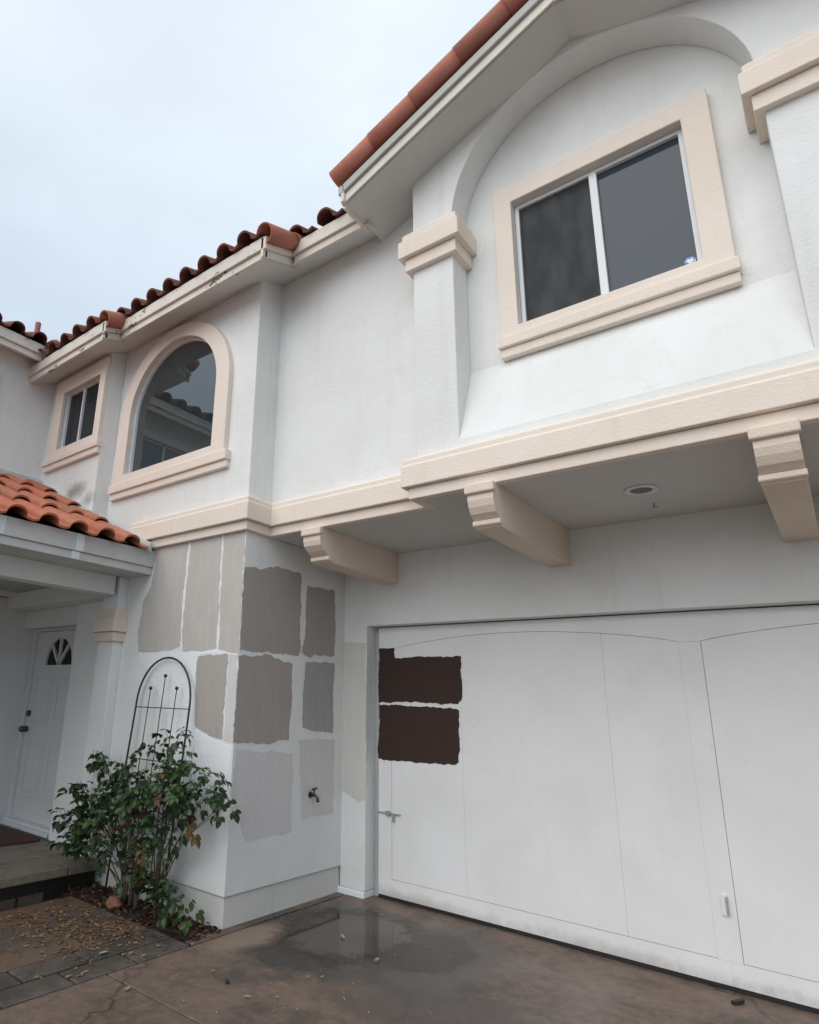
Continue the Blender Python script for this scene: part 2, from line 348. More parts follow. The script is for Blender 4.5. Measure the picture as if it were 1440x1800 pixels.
def ragged(poly, j=.009, step=.045, seed=0):
    j *= .8; step *= .5
    r = random.Random(seed); o = []; drift = 0
    for i, a in enumerate(poly):
        b = poly[(i+1) % len(poly)]; L = math.hypot(b[0]-a[0], b[1]-a[1]); n = max(1, int(L/step))
        nx, ny = -(b[1]-a[1])/L, (b[0]-a[0])/L
        for k_ in range(n):
            drift = drift*.72+r.uniform(-j, j)+(r.uniform(-2, 2)*j if r.random() < .08 else 0); t = (k_+(r.uniform(-.3, .3) if k_ else 0))/n
            o.append((a[0]+(b[0]-a[0])*t+nx*drift, a[1]+(b[1]-a[1])*t+ny*drift))
    return o

# ------------------------------------------------------------------ ground
MB().add([(-250,-250,-.06),(250,-250,-.06),(250,250,-.06),(-250,250,-.06)], [(0,1,2,3)]).build('ground', LAND, kind='structure')
drv = place('driveway', None, Matrix.Translation(Vector((0, 2, 0))), None, kind='structure')
G = .006
for x0, x1, y0, y1 in ((-3.57, .4, 2.55, 5.3), (.4, 5, 2.55, 5.3), (-3.57, .4, -1.5, 2.55), (.4, 5, -1.5, 2.55), (-3.57, .4, -6, -1.5), (.4, 5, -6, -1.5)):
    MB().box(x0+G, x1-G, y0+G, y1-G, -.12, 0).build('concrete_slab', DRIVE, drv, bevel=.006)
MB().box(-3.66, -3.57-G, 3.22, 4.93, -.12, -.001).build('concrete_slab', DRIVE, drv)
G = .009
pst = place('paver_strip', None, Matrix.Translation(Vector((-3.78, 0, 0))), None, kind='structure')
MB().box(-4.0+G, -3.785-G, 3.0+G, 3.2, -.12, 0).build('paver', PAVER, pst, bevel=.006)
y = 3.20; j = 0
while y > -2.5:
    for x0, x1 in ((-4.0, -3.785), (-3.785, -3.57)):
        L = .42; yy = y-(.2 if x0 < -3.9 else 0); dz = random.uniform(-.004, .003)
        MB().box(x0+G, x1-G, yy-L+G, min(yy-G, 3.2), -.12, dz).build('paver', PAVER, pst, bevel=.006)
    y -= .42; j += 1
wlk = place('walkway', None, Matrix.Translation(Vector((-5, 0, 0))), None, kind='structure')
for x0, x1, y0, y1 in ((-5.05, -4.0, 2.72, 3.2), (-5.05, -4.0, .6, 2.72), (-5.05, -4.0, -2.0, .6), (-8, -5.05, .4, 2.6), (-8, -5.05, -2.5, .4)):
    MB().box(x0+G, x1-G, y0+G, y1-G, -.12, random.uniform(-.003, .001)).build('concrete_slab', WALK, wlk, bevel=.006)
# a worn edging of dark bricks along the foot of the step
for i in range(7):
    MB().box(-5.34, -5.22, 3.05-.23*i-.215, 3.05-.23*i, -.1, .012+random.uniform(-.004, .006)).build('edging_brick', PAVER, wlk, bevel=.006)
MB().box(-5.3, -3.575, 3.205, 3.56, -.12, -.008).build('planting_bed', SOIL, kind='structure')
PUD = arc(-2.85, 4.15, .78, .76, 0, 350, 35)
MB().plate([[(min(max(x, -3.62), -1.9), min(y_, 4.90)) for x, y_ in PUD]], fZ, -.02, .0015).build('puddle', PUDDLE, kind='structure')

# ------------------------------------------------------------------ the house
house = thing('house', (-3.6, 5.2, 0), 'white stucco two storey townhouse with peach trim, clay tile roofs and grey paint test patches', 'house')
def S(y): return 5.34+.385*(y-3.53)         # underside of the main eave
def SG(x): return 6.02-.385*abs(x+.82)      # underside of the gable eave

# garage wall with the door opening
GW = MB().plate([[(-3.64,.05),(-3.382,.05),(-3.382,2.275),(1.76,2.275),(1.76,.05),(2.6,.05),(2.6,2.95),(-3.64,2.95)]], fY, 4.918, 5.2).build('garage_wall', WALL, house, bevel=.006)
MB().box(-3.66, -3.386, 4.905, 5.16, -.05, .048).build('footing', PRIMER, house, bevel=.01)
MB().plate([ragged([(-3.636,2.138),(-3.384,2.115),(-3.384,.771),(-3.468,.73),(-3.549,.80),(-3.636,.815)], .006, .05, 9)], fY, 4.9155, 4.9175).build('paint_patch', PBEIGE, GW, label='putty coloured paint patch on the pier')
MB().box(-3.379, -3.34, 5.06, 5.2, .002, 2.272).build('door_jamb', JAMB, house)
MB().box(-3.338, 1.755, 5.032, 5.2, 2.2735, 2.31).build('door_stop', JAMB, house)
MB().box(-3.338, 1.755, 5.10, 5.16, .02, 2.27).build('door_backing', GAPDARK, house)  # black sheet added behind the boards so their gaps show dark

# garage door: two leaves of boards and rails with fine gaps
gd = place('garage_door', None, Matrix.Translation(Vector((-.8, 5.04, .03))), house)
def arch_z(x, x0, x1): t = (x-x0)/(x1-x0); return 2.062+.112*math.sin(math.pi*t)**.8
LEAVES = ((-3.19, -.868, (-2.51, -1.367)), (-.737, 1.585, (.40, 1.10)))
g = .0026; low = [(-3.325, 2.266), (-3.325, 2.062)]
for x0, x1, cuts in LEAVES:
    xs = [x0+(x1-x0)*i/24 for i in range(25)]
    low += [(x0-.001, 2.062)]+[(x, arch_z(x, x0, x1)+g) for x in xs]+[(x1+.001, 2.062)]
MB().plate([low+[(1.74, 2.062), (1.74, 2.266)]], fY, 5.04, 5.075).build('top_rail', DOORW, gd, bevel=.0015)
for a, b in ((-3.325, -.8005), (-.7998, 1.74)): MB().box(a, b, 5.04, 5.075, .03, .16).build('bottom_rail', DOORW, gd)
for x0, x1, cuts in LEAVES:
    cs = [x0, *cuts, x1]
    for a, b in zip(cs, cs[1:]):
        ga = g if a == x0 else .0007; gb = .0005
        xx = [a+ga+(b-a-ga-gb)*i/10 for i in range(11)]
        MB().plate([[(xx[0], .1632), (xx[-1], .1632)]+[(x, min(arch_z(x, x0, x1), 2.2)) for x in reversed(xx)]], fY, 5.0408+random.uniform(0, .0006), 5.072).build('panel', DOORW, gd)
for a, b in ((-3.325, -3.19), (-.868, -.737), (1.585, 1.74)):
    MB().box(a+.0003, b-.0003, 5.0402, 5.075, .1608, 2.0612).build('stile', DOORW, gd)
MB().box(-3.325, 1.74, 5.045, 5.085, .004, .0285).build('dark_gap_strip', GAPDARK, gd)  # black strip standing in for the dark gap between door and ground
MB().plate([ragged([(-3.325,2.078),(-3.157,2.072),(-3.155,1.987),(-2.498,1.993),(-2.49,1.80),(-2.503,1.63),(-2.54,1.60),(-3.15,1.60),(-3.325,1.583)], .006, .03, 21)], fY, 5.0375, 5.0395).build('paint_patch', PBROWN, gd, label='upper dark brown paint patch')
MB().plate([ragged([(-3.325,1.572),(-3.16,1.572),(-2.6,1.566),(-2.531,1.55),(-2.536,1.30),(-2.545,1.14),(-2.60,1.115),(-3.16,1.100),(-3.325,1.112)], .006, .03, 22)], fY, 5.0375, 5.0395).build('paint_patch', PBROWN, gd, label='lower dark brown paint patch')
hb = MB().box(-.815, -.775, 5.030, 5.0402, .405, .525).build('pull_handle', DOORW, gd, bevel=.004)
MB().box(-.785, -.775, 5.012, 5.0302, .415, .515).build('grip', STEEL, hb, bevel=.003)
lt = MB().box(-3.33, -3.10, 5.026, 5.0402, .664, .676).build('slide_latch', STEEL, gd, bevel=.002)
MB().box(-3.24, -3.20, 5.022, 5.039, .65, .69).box(-3.175, -3.155, 5.018, 5.039, .61, .675).build('latch_keeper', STEEL, lt, bevel=.002)

# lower bay with swatches
BAY = MB().box(-6.10, -3.64, 3.53, 5.2, .204, 2.9246).build('bay_wall', WALL, house, bevel=.006)
MB().box(-6.085, -3.656, 3.546, 5.15, -.1, .2038).build('plinth', PLINTH, house, bevel=.006)
MB().box(-6.09, -3.648, 3.538, 5.17, .1985, .2085).build('weep_screed', JAMB, house)
FP = dict(
 a=(PGREYL, 'left greige paint patch on the front face', [(-4.841,2.933),(-4.378,2.92),(-4.382,2.623),(-4.388,2.319),(-4.36,1.998),(-4.494,1.962),(-4.964,1.952),(-4.999,2.146),(-4.965,2.41),(-4.868,2.564),(-4.842,2.724)]),
 b=(PGREYL, 'middle greige paint patch on the front face', [(-4.342,2.92),(-3.936,2.92),(-3.918,2.432),(-3.916,2.148),(-3.910,1.963),(-4.081,1.953),(-4.333,1.949),(-4.356,2.268),(-4.35,2.62)]),
 c=(PGREYL, 'narrow greige paint patch beside the corner', [(-3.908,2.92),(-3.648,2.92),(-3.6425,2.363),(-3.6425,1.921),(-3.736,1.923),(-3.873,1.962),(-3.895,2.335)]),
 d=(PGREY, 'small greige paint patch near the trellis', [(-4.126,1.912),(-3.768,1.915),(-3.764,1.607),(-3.760,1.268),(-3.901,1.285),(-4.092,1.343),(-4.118,1.555)]),
 e=(PFAINT, 'pale grey paint strip on the corner', [(-3.755,1.914),(-3.6425,1.912),(-3.6425,1.483),(-3.6425,1.243),(-3.743,1.269),(-3.749,1.586)]))
for i, (k_, (m, lab, P)) in enumerate(FP.items()):
    MB().plate([ragged(P, .007, .04, 40+i)], fY, 3.5275, 3.5295).build('paint_patch', m, BAY, label=lab)
# white filler strokes between the patches
for i, P in enumerate([[(-4.376,2.9),(-4.345,2.9),(-4.352,2.62),(-4.358,2.25),(-4.335,1.96),(-4.372,1.99),(-4.386,2.31),(-4.380,2.62)], [(-3.934,2.9),(-3.910,2.9),(-3.897,2.34),(-3.876,1.97),(-3.905,1.97),(-3.914,2.15),(-3.916,2.43)],
                       [(-4.97,1.94),(-4.45,1.95),(-4.30,1.94),(-3.9,1.953),(-3.66,1.917),(-3.78,1.922),(-4.10,1.917),(-4.14,1.75),(-4.13,1.50),(-4.10,1.33),(-3.9,1.27),(-3.66,1.23),(-3.66,.75),(-4.0,.70),(-4.35,1.0),(-4.5,1.5)]]):
    MB().plate([ragged(P, .006, .04, 60+i)], fY, 3.5284, 3.5298).build('primer_stroke', PRIMER, BAY)
RP = dict(
 f=(PTAUPE, 'large upper taupe paint patch on the side face', [(3.533,2.612),(3.72,2.64),(3.873,2.685),(4.10,2.69),(4.244,2.69),(4.262,2.319),(4.262,2.118),(4.28,2.0),(4.25,1.957),(3.857,1.942),(3.533,1.945),(3.533,2.321)]),
 g=(PTAUPE, 'narrow upper taupe paint patch on the side face', [(4.335,2.585),(4.748,2.606),(4.767,2.3),(4.769,1.998),(4.412,1.950),(4.295,1.99),(4.325,2.124),(4.330,2.377)]),
 h=(PTAUPE, 'large lower taupe paint patch on the side face', [(3.533,1.905),(3.858,1.926),(4.176,1.881),(4.179,1.584),(4.16,1.264),(3.843,1.238),(3.533,1.255),(3.533,1.61)]),
 i=(PGREYB, 'cool grey paint patch on the side face', [(4.358,1.913),(4.772,1.926),(4.766,1.599),(4.76,1.317),(4.327,1.353),(4.334,1.635)]),
 j=(PFAINT, 'pale lilac grey paint patch low on the side face', [(3.56,1.2),(4.228,1.15),(4.233,.82),(4.228,.565),(3.711,.546),(3.56,.872)]),
 k=(PFAINT, 'pale grey paint patch above the tap', [(4.295,1.262),(4.80,1.252),(4.793,.637),(4.367,.635)]))
for i, (k_, (m, lab, P)) in enumerate(RP.items()):
    MB().plate([ragged(P, .008, .04, 80+i)], fX, -3.6375, -3.6395).build('paint_patch', m, BAY, label=lab)
# tap
tp = MB().tube([(-3.64,4.47,.815),(-3.585,4.47,.815),(-3.56,4.47,.80),(-3.55,4.47,.765)], .013, 8).build('tap', BRASS, house, smooth=True)
MB().tube([(-3.6,4.47,.815),(-3.592,4.47,.86)], .007, 6).build('tap_stem', BRASS, tp)
MB().tube([(-3.592,4.44,.862),(-3.592,4.50,.868)], .009, 6).build('tap_handle', BRASS, tp)
MB().tube([(-3.637,4.47,.815),(-3.630,4.47,.815)], .028, 10).build('tap_flange', BRASS, tp)

# soffit under the overhang with recessed lamp and hook
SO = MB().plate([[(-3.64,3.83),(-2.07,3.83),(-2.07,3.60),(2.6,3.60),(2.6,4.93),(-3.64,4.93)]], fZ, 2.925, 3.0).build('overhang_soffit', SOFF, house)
rl = MB().plate([arc(-.82,4.19,.095,.095,0,345,23), arc(-.82,4.19,.064,.064,0,345,23)], fZ, 2.914, 2.9245).build('recessed_light', VINYL, house, bevel=.003)
MB().plate([arc(-.82,4.19,.062,.062,0,345,23)], fZ, 2.921, 2.9235).build('lamp', SOCKET, rl)
MB().tube([(-.822,4.54,2.93),(-.822,4.54,2.895)], .006, 6).tube([(-.845,4.54,2.898),(-.80,4.54,2.898)], .004, 6).build('ceiling_hook', STEEL, house)

# brackets
def bracket(x0, x1, yf, dl):
    ex = .012
    prof = [(yf+.03,2.9235),(yf+.028,2.853),(yf+.022,2.84),(yf+.022,2.815),(yf+.035,2.775),(yf+.06*dl,2.735),(yf+.10*dl,2.708),(yf+.115*dl,2.70),(yf+.115*dl,2.672),(yf+.125*dl,2.656),(yf+.16*dl,2.652),(4.917,2.652),(4.917,2.9235)]
    m = MB().plate([prof], fX, x0, x1).build('bracket', TAN, house, bevel=.008)
    MB().box(x0-ex, x1+ex, yf, yf+.045, 2.856, 2.9185).build('bracket_block', TAN, m, bevel=.010)
    pr2 = [(yf+.095*dl,2.702),(yf+.095*dl,2.672),(yf+.115*dl,2.662),(yf+.15*dl,2.672),(yf+.15*dl,2.702)]
    MB().plate([pr2], fX, x0-.006, x1+.006).build('bracket_lip', TAN, m, bevel=.006)
bracket(-3.21, -3.035, 3.735, 1.35); bracket(-1.665, -1.495, 3.495, 1.0); bracket(-.190, -.012, 3.495, 1.0); bracket(1.30, 1.475, 3.495, 1.0)

# upper walls
AX, AZ, AR = -4.803, 4.452, .684       # arched window: centre, springing, glass radius
hole = [(AX-AR,3.78),(AX+AR,3.78)]+arc(AX, AZ, AR, AR, 0, 180, 28)
MB().plate([[(-5.776,2.925),(-3.64,2.925),(-3.64,5.42),(-5.776,5.42)], hole], fY, 3.53, 3.72).build('upper_bay_wall', WALL, house, bevel=.004)
MB().box(-3.90, -3.64, 3.7201, 3.95, 2.925, 5.46).build('bay_return_wall', WALL, house)
MB().box(-7.2, -5.776, 3.35, 3.3795, 3.0, 3.8995).build('side_wall', WALLM, house)
SH = [(-6.675,4.285),(-5.895,4.285),(-5.895,5.025),(-6.675,5.025)]
MB().plate([[(-7.3,3.9),(-5.776,3.9),(-5.776,5.36),(-7.3,5.36)], SH], fY, 3.35, 3.5296).build('side_wall', WALLM, house)
MB().box(-5.90, -5.776, 3.3796, 3.5297, 2.925, 3.8995).build('side_return_wall', WALL, house)
MB().box(-3.6401, -2.02, 3.82, 4.0, 2.93, 5.75).build('recessed_wall', WALL, house)
MB().box(.38, 2.6, 3.82, 4.0, 2.93, 5.75).build('recessed_wall', WALL, house)
NX0, NX1, NZ, NR = -1.745, .105, 5.022, .925; NC = (NX0+NX1)/2
gl = [(-2.07,2.96),(.43,2.96),(.43,SG(.43)+.02),(-.82,6.04),(-2.07,SG(-2.07)+.02)]
nh = [(NX0,3.29),(NX1,3.29)]+arc(NC, NZ, NR, NR, 0, 180, 40)
MB().plate([gl, nh], fY, 3.60, 3.829).build('gable_wall', WALL, house, bevel=.006)
BH = [(-1.368,4.10),(-.285,4.10),(-.285,5.12),(-1.368,5.12)]
MB().plate([[(-2.05,3.2),(.41,3.2),(.41,6.0),(-2.05,6.0)], BH], fY, 3.83, 4.0).build('niche_wall', WALL, house)
MB().plate([[(3.601,3.285),(3.8295,3.876),(3.8295,3.2),(3.601,3.2)]], fX, NX0+.0005, NX1-.0005).build('sloped_niche_sill', WALL, house)
MB().box(-8, 2.6, 5.0, 5.1, 2.9, 5.9).build('inner_wall', DARKIN, house)
MB().box(2.58, 2.78, 3.84, 12, 0, 6).build('end_wall', WALL, house)

# cornice: sweep along bay, recess, gable
CA = [(-.02,3.0),(.08,3.0),(.08,3.15),(.068,3.157),(.068,3.195),(.05,3.212),(-.02,3.222)]
CB = [(-.02,2.92),(.042,2.92),(.042,2.9985),(-.02,2.9985)]
path1 = [(-5.22,3.53),(-3.64,3.53),(-3.64,3.82),(-2.07,3.82)]
path2 = [(-2.07,3.84),(-2.07,3.60),(.43,3.60),(.43,3.82),(2.6,3.82)]
for pth in (path1, path2):
    end = lambda x: pth[:-1]+[(x, 3.82)] if pth is path1 else pth
    c_ = MB().sweep(end(-2.1505), CA).build('cornice', TRIM, house, bevel=.006)
    MB().sweep(end(-2.1125), CB).build('lower_band', TRIM, c_, bevel=.006)

# pilaster capitals
def capital(pth):
    c_ = MB().sweep(pth, [(-.02,4.84),(.085,4.84),(.085,4.985),(.062,5.0),(.062,5.045),(.045,5.065),(-.02,5.08)]).build('capital', TRIM, house, bevel=.006)
    MB().sweep(pth, [(-.02,4.735),(.045,4.735),(.045,4.8385),(-.02,4.8385)]).build('lower_band', TRIM, c_, bevel=.005)
capital([(-2.07,3.82),(-2.07,3.60),(NX0,3.60),(NX0,3.829)])
capital([(NX1,3.829),(NX1,3.60),(.43,3.60),(.43,3.82)])

# windows
def sash(parent, x0, x1, z0, z1, y, t=.028, m=VINYL):
    MB().plate([[(x0,z0),(x1,z0),(x1,z1),(x0,z1)], [(x0+t,z0+t),(x1-t,z0+t),(x1-t,z1-t),(x0+t,z1-t)]], fY, y, y+.05).build('frame', m, parent, bevel=.003)
def trim(parent, x0, x1, z0, z1, hx0, hx1, hz0, hz1, y0, y1, m=TRIM):
    MB().plate([[(x0,z0),(x1,z0),(x1,z1),(x0,z1)], [(hx0,hz0),(hx1,hz0),(hx1,hz1),(hx0,hz1)]], fY, y0, y1).build('surround', m, parent, bevel=.008)
wb = place('sliding_window', None, Matrix.Translation(Vector((-.83,3.85,4.1))), house)
trim(wb, -1.495, -.135, 4.032, 5.262, -1.366, -.287, 4.102, 5.118, 3.775, 3.8295)
MB().box(-1.51, -.118, 3.750, 3.8292, 3.95, 4.0315).build('sill', TRIM, wb, bevel=.008)
MB().box(-1.50, -.128, 3.776, 3.8290, 3.88, 3.9495).build('lower_sill', TRIM, wb, bevel=.008)
sash(wb, -1.364, -.289, 4.104, 5.116, 3.845)
MB().box(-.850, -.802, 3.842, 3.893, 4.133, 5.087).build('mullion', VINYL, wb, bevel=.003)
MB().box(-.801, -.318, 3.872, 3.884, 4.133, 5.087).build('pane', GLASSB, wb)
MB().box(-1.335, -.851, 3.876, 3.888, 4.133, 5.087).build('pane', GLASSC, wb)
MB().box(-1.335, -.851, 3.864, 3.866, 4.133, 5.087).build('insect_screen', SCREEN, wb)
def stickermat():
    m, n, b = mat('blue_sticker'); t = n.nodes.new('ShaderNodeTexNoise'); t.inputs['Scale'].default_value = 60
    n.links.new(pos(n), t.inputs['Vector'])
    n.links.new(cramp(n, t.outputs[0], [(.45, (.10, .22, .55)), (.58, (.45, .60, .85))]), b.inputs['Base Color']); b.inputs['Roughness'].default_value = .4; return m
STK = stickermat()
MB().plate([arc(-.355,4.178,.030,.028,0,340,17)], fY, 3.8695, 3.8715).build('round_sticker', STK, wb)
MB().plate([[(-.372,4.192),(-.338,4.192),(-.341,4.172),(-.355,4.160),(-.369,4.172)]], fY, 3.8682, 3.8692).build('shield_print', VINYL, wb)

wa = place('arched_window', None, Matrix.Translation(Vector((AX,3.55,3.6))), house)
AO = .862
osur = [(AX-AO,3.70),(AX+AO,3.70)]+arc(AX, AZ, AO, AO-.035, 0, 180, 32)
isur = [(AX-AR+.001,3.782),(AX+AR-.001,3.782)]+arc(AX, AZ, AR-.001, AR-.001, 0, 180, 32)
MB().plate([osur, isur], fY, 3.477, 3.5295).build('surround', TRIM, wa, bevel=.008)
MB().box(AX-AO-.045, AX+AO+.045, 3.462, 3.5292, 3.605, 3.6995).build('sill', TRIM, wa, bevel=.008)
MB().box(AX-AO-.035, AX+AO+.035, 3.485, 3.5290, 3.535, 3.6045).build('lower_sill', TRIM, wa, bevel=.008)
def archloop(r, zb): return [(AX-r, zb),(AX+r, zb)]+arc(AX, AZ, r, r, 0, 180, 32)
MB().plate([archloop(AR-.003, 3.783), archloop(AR-.016, 3.796)], fY, 3.545, 3.60).build('frame', VINYL, wa, bevel=.003)
MB().plate([archloop(AR-.0155, 3.7965)], fY, 3.578, 3.590).build('pane', GLASS, wa)

ws = place('small_window', None, Matrix.Translation(Vector((-6.28,3.36,4.1))), house)
trim(ws, -6.86, -5.782, 4.205, 5.20, -6.673, -5.897, 4.287, 5.023, 3.300, 3.3495)
MB().box(-6.93, -5.76, 3.285, 3.3492, 4.125, 4.2045).build('sill', TRIM, ws, bevel=.008)
MB().box(-6.91, -5.77, 3.305, 3.3490, 4.055, 4.1245).build('lower_sill', TRIM, ws, bevel=.008)
sash(ws, -6.671, -5.899, 4.289, 5.021, 3.37, .012)
MB().box(-6.340, -6.314, 3.368, 3.415, 4.302, 5.008).build('mullion', VINYL, ws, bevel=.003)
MB().box(-6.3135, -5.912, 3.395, 3.405, 4.302, 5.008).build('pane', GLASSC, ws)
MB().box(-6.658, -6.3405, 3.398, 3.408, 4.302, 5.008).build('pane', GLASSC, ws)

# left wing (its wall faces right; continues towards the viewer)
WX = -7.02
LH = [(1.60,3.95),(2.56,3.95),(2.56,5.05),(1.60,5.05)]
MB().plate([[(-5,2.6),(3.36,2.6),(3.36,5.45),(-5,5.45)], LH], fX, WX, WX-.2).build('wing_wall', WALL, house)
ww = place('wing_window', None, Matrix.Translation(Vector((WX,1.4,3.9))), house)
MB().plate([[(1.49,3.84),(2.67,3.84),(2.67,5.15),(1.49,5.15)], [(1.601,3.951),(2.559,3.951),(2.559,5.049),(1.601,5.049)]], fX, WX+.0005, WX+.05).build('surround', WALL, ww, bevel=.006)
MB().plate([[(1.602,3.952),(2.558,3.952),(2.558,5.048),(1.602,5.048)], [(1.635,3.985),(2.525,3.985),(2.525,5.015),(1.635,5.015)]], fX, WX-.05, WX-.01).build('frame', VINYL, ww)
MB().box(WX-.05, WX-.01, 2.06, 2.10, 3.986, 5.014).build('mullion', VINYL, ww)
MB().box(WX-.04, WX-.03, 1.636, 2.059, 3.986, 5.014).build('pane', GLASS, ww)
MB().box(WX-.04, WX-.03, 2.101, 2.524, 3.986, 5.014).build('pane', GLASS, ww)
MB().box(-9, WX-.21, -5, 3.36, 2.6, 5.3).build('wing_core', DARKIN, house)

# ------------------------------------------------------------------ eaves and roofs
def fascia(p, q, nrm, zoff=0, m=FASC, mu=None, h=(.072, .125), parent=None):
    """two stepped boards from p to q (bottom outer edge), nrm points outwards in plan"""
    p, q, n = Vector(p), Vector(q), Vector((*nrm, 0))
    for (a, b, o0, o1, nm, mm) in ((0, h[0], -.03, 0, 'lower_fascia', m), (h[0]+.0015, sum(h), -.03, .026, 'fascia', mu or m)):
        up0, up1 = Vector((0, 0, a)), Vector((0, 0, b))
        MB().hexa([p+n*o1+up0, q+n*o1+up0, q+n*o0+up0, p+n*o0+up0, p+n*o1+up1, q+n*o1+up1, q+n*o0+up1, p+n*o0+up1]).build(nm, mm, parent or house, bevel=.004)
def eave_soffit(x0, x1, y0, y1):
    t = .018
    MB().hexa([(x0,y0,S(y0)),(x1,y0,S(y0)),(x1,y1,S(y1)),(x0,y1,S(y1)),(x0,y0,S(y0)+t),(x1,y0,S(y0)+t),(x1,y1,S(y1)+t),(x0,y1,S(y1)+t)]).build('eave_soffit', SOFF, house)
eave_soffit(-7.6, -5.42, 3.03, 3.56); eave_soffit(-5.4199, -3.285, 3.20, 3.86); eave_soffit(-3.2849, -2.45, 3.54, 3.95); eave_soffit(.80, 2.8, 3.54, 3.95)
fascia((-7.3,3.02,S(3.02)), (-5.40,3.02,S(3.02)), (0,-1), m=FASCP)
fascia((-5.371,3.19,S(3.19)), (-3.27,3.19,S(3.19)), (0,-1), m=FASCP)
fascia((-3.243,3.53,S(3.53)), (-2.50,3.53,S(3.53)), (0,-1))
fascia((.86,3.53,S(3.53)), (2.8,3.53,S(3.53)), (0,-1))
fascia((-5.40,2.994,S(2.994)), (-5.40,3.30,S(3.30)), (1,0), m=FASCP)
fascia((-3.27,3.164,S(3.164)), (-3.27,3.62,S(3.62)), (1,0))
# gable
t = .018
for xa, xb in ((-2.49, -.82), (.85, -.82)):
    MB().hexa([(xa,3.275,SG(xa)),(xb,3.275,SG(xb)),(xb,3.66,SG(xb)),(xa,3.66 if xa < 0 else 3.66,SG(xa)),(xa,3.275,SG(xa)+t),(xb,3.275,SG(xb)+t),(xb,3.66,SG(xb)+t),(xa,3.66,SG(xa)+t)]).build('gable_soffit', SOFF, house)
    fascia((xa-.0*1,3.263,SG(xa)), (xb,3.263,SG(xb)), (0,-1), mu=FASCG, h=(.082, .075))
MB().hexa([(-2.49,3.66,SG(-2.49)),(-2.02,3.66,SG(-2.02)),(-2.02,3.90,SG(-2.02)),(-2.49,3.90,SG(-2.49)),(-2.49,3.66,SG(-2.49)+t),(-2.02,3.66,SG(-2.02)+t),(-2.02,3.90,SG(-2.02)+t),(-2.49,3.90,SG(-2.49)+t)]).build('gable_soffit', SOFF, house)
fascia((-2.505,3.237,SG(-2.505)), (-2.505,3.62,SG(-2.505)), (-1,0), mu=FASCG, h=(.082, .075))
MB().hexa([(.38,3.6605,SG(.38)),(.85,3.6605,SG(.85)),(.85,3.90,SG(.85)),(.38,3.90,SG(.38)),(.38,3.6605,SG(.38)+t),(.85,3.6605,SG(.85)+t),(.85,3.90,SG(.85)+t),(.38,3.90,SG(.38)+t)]).build('gable_soffit', SOFF, house)
fascia((.853,3.237,SG(.853)), (.853,3.62,SG(.853)), (1,0), mu=FASCG, h=(.082, .075))
# the small white return board seen at the foot of the rake
MB().box(-2.515, -2.487, 3.29, 3.61, SG(-2.5)-.028, SG(-2.5)-.001).build('return_board', FASC, house, bevel=.003)

# tiles
def tile_mesh(name, Wd, L, H, m):
    hump = .62*Wd; pr = [(hump/2-hump/2*math.cos(math.pi*i/9), H*math.sin(math.pi*i/9)**.85) for i in range(10)]
    pr += [(hump+(Wd-hump)*k/3, -.012*math.sin(math.pi*k/3)) for k in range(1, 4)]
    vs_, fs = [], []; K = len(pr); th = .018
    for (v, lift) in ((0, .040), (L, .0)):
        for dz in (0, -th): vs_ += [(u, v, w_+lift+dz) for u, w_ in pr]
    A, B, C, D = 0, K, 2*K, 3*K
    for i in range(K-1):
        fs += [(A+i, A+i+1, C+i+1, C+i), (B+i, D+i, D+i+1, B+i+1), (A+i, B+i, B+i+1, A+i+1), (C+i, C+i+1, D+i+1, D+i)]
    fs += [(A, C, D, B), (A+K-1, B+K-1, D+K-1, C+K-1)]
    me = bpy.data.meshes.new(name); me.from_pydata(vs_, [], fs); me.update(); me.materials.append(m)
    return me
def barrel_mesh(name, r0, r1, L, m, a0=-88, a1=165):
    vs_, fs = [], []; n = 12; th = .014
    for v, r in ((0, r0), (L, r1)):
        for rr in (r, r-th):
            vs_ += [(rr*math.cos(math.radians(a0+(a1-a0)*i/n)), v, rr*math.sin(math.radians(a0+(a1-a0)*i/n))) for i in range(n+1)]
    K = n+1
    for i in range(n):
        fs += [(i, i+1, 2*K+i+1, 2*K+i), (K+i, 3*K+i, 3*K+i+1, K+i+1), (i, K+i, K+i+1, i+1), (2*K+i, 2*K+i+1, 3*K+i+1, 3*K+i)]
    fs += [(0, 2*K, 3*K, K), (n, K+n, 3*K+n, 2*K+n)]
    me = bpy.data.meshes.new(name); me.from_pydata(vs_, [], fs); me.update(); me.materials.append(m); me.shade_smooth(); return me
def basis(o, ax_u, ax_v):
    u, v = Vector(ax_u).normalized(), Vector(ax_v).normalized(); n = u.cross(v); m = Matrix((u, v, n)).transposed().to_4x4(); m.translation = Vector(o); return m
TM = tile_mesh('roof_tile', .268, .66, .085, TILE_M); TP = tile_mesh('roof_tile', .268, .66, .074, TILE_P)
BR = barrel_mesh('rake_tile', .088, .080, .44, TILE_R); BS = barrel_mesh('edge_tile', .090, .082, .44, TILE_R)
sl_m = math.atan(.385); VM = (0, math.cos(sl_m), math.sin(sl_m))
RO = .200   # tile bed above the soffit

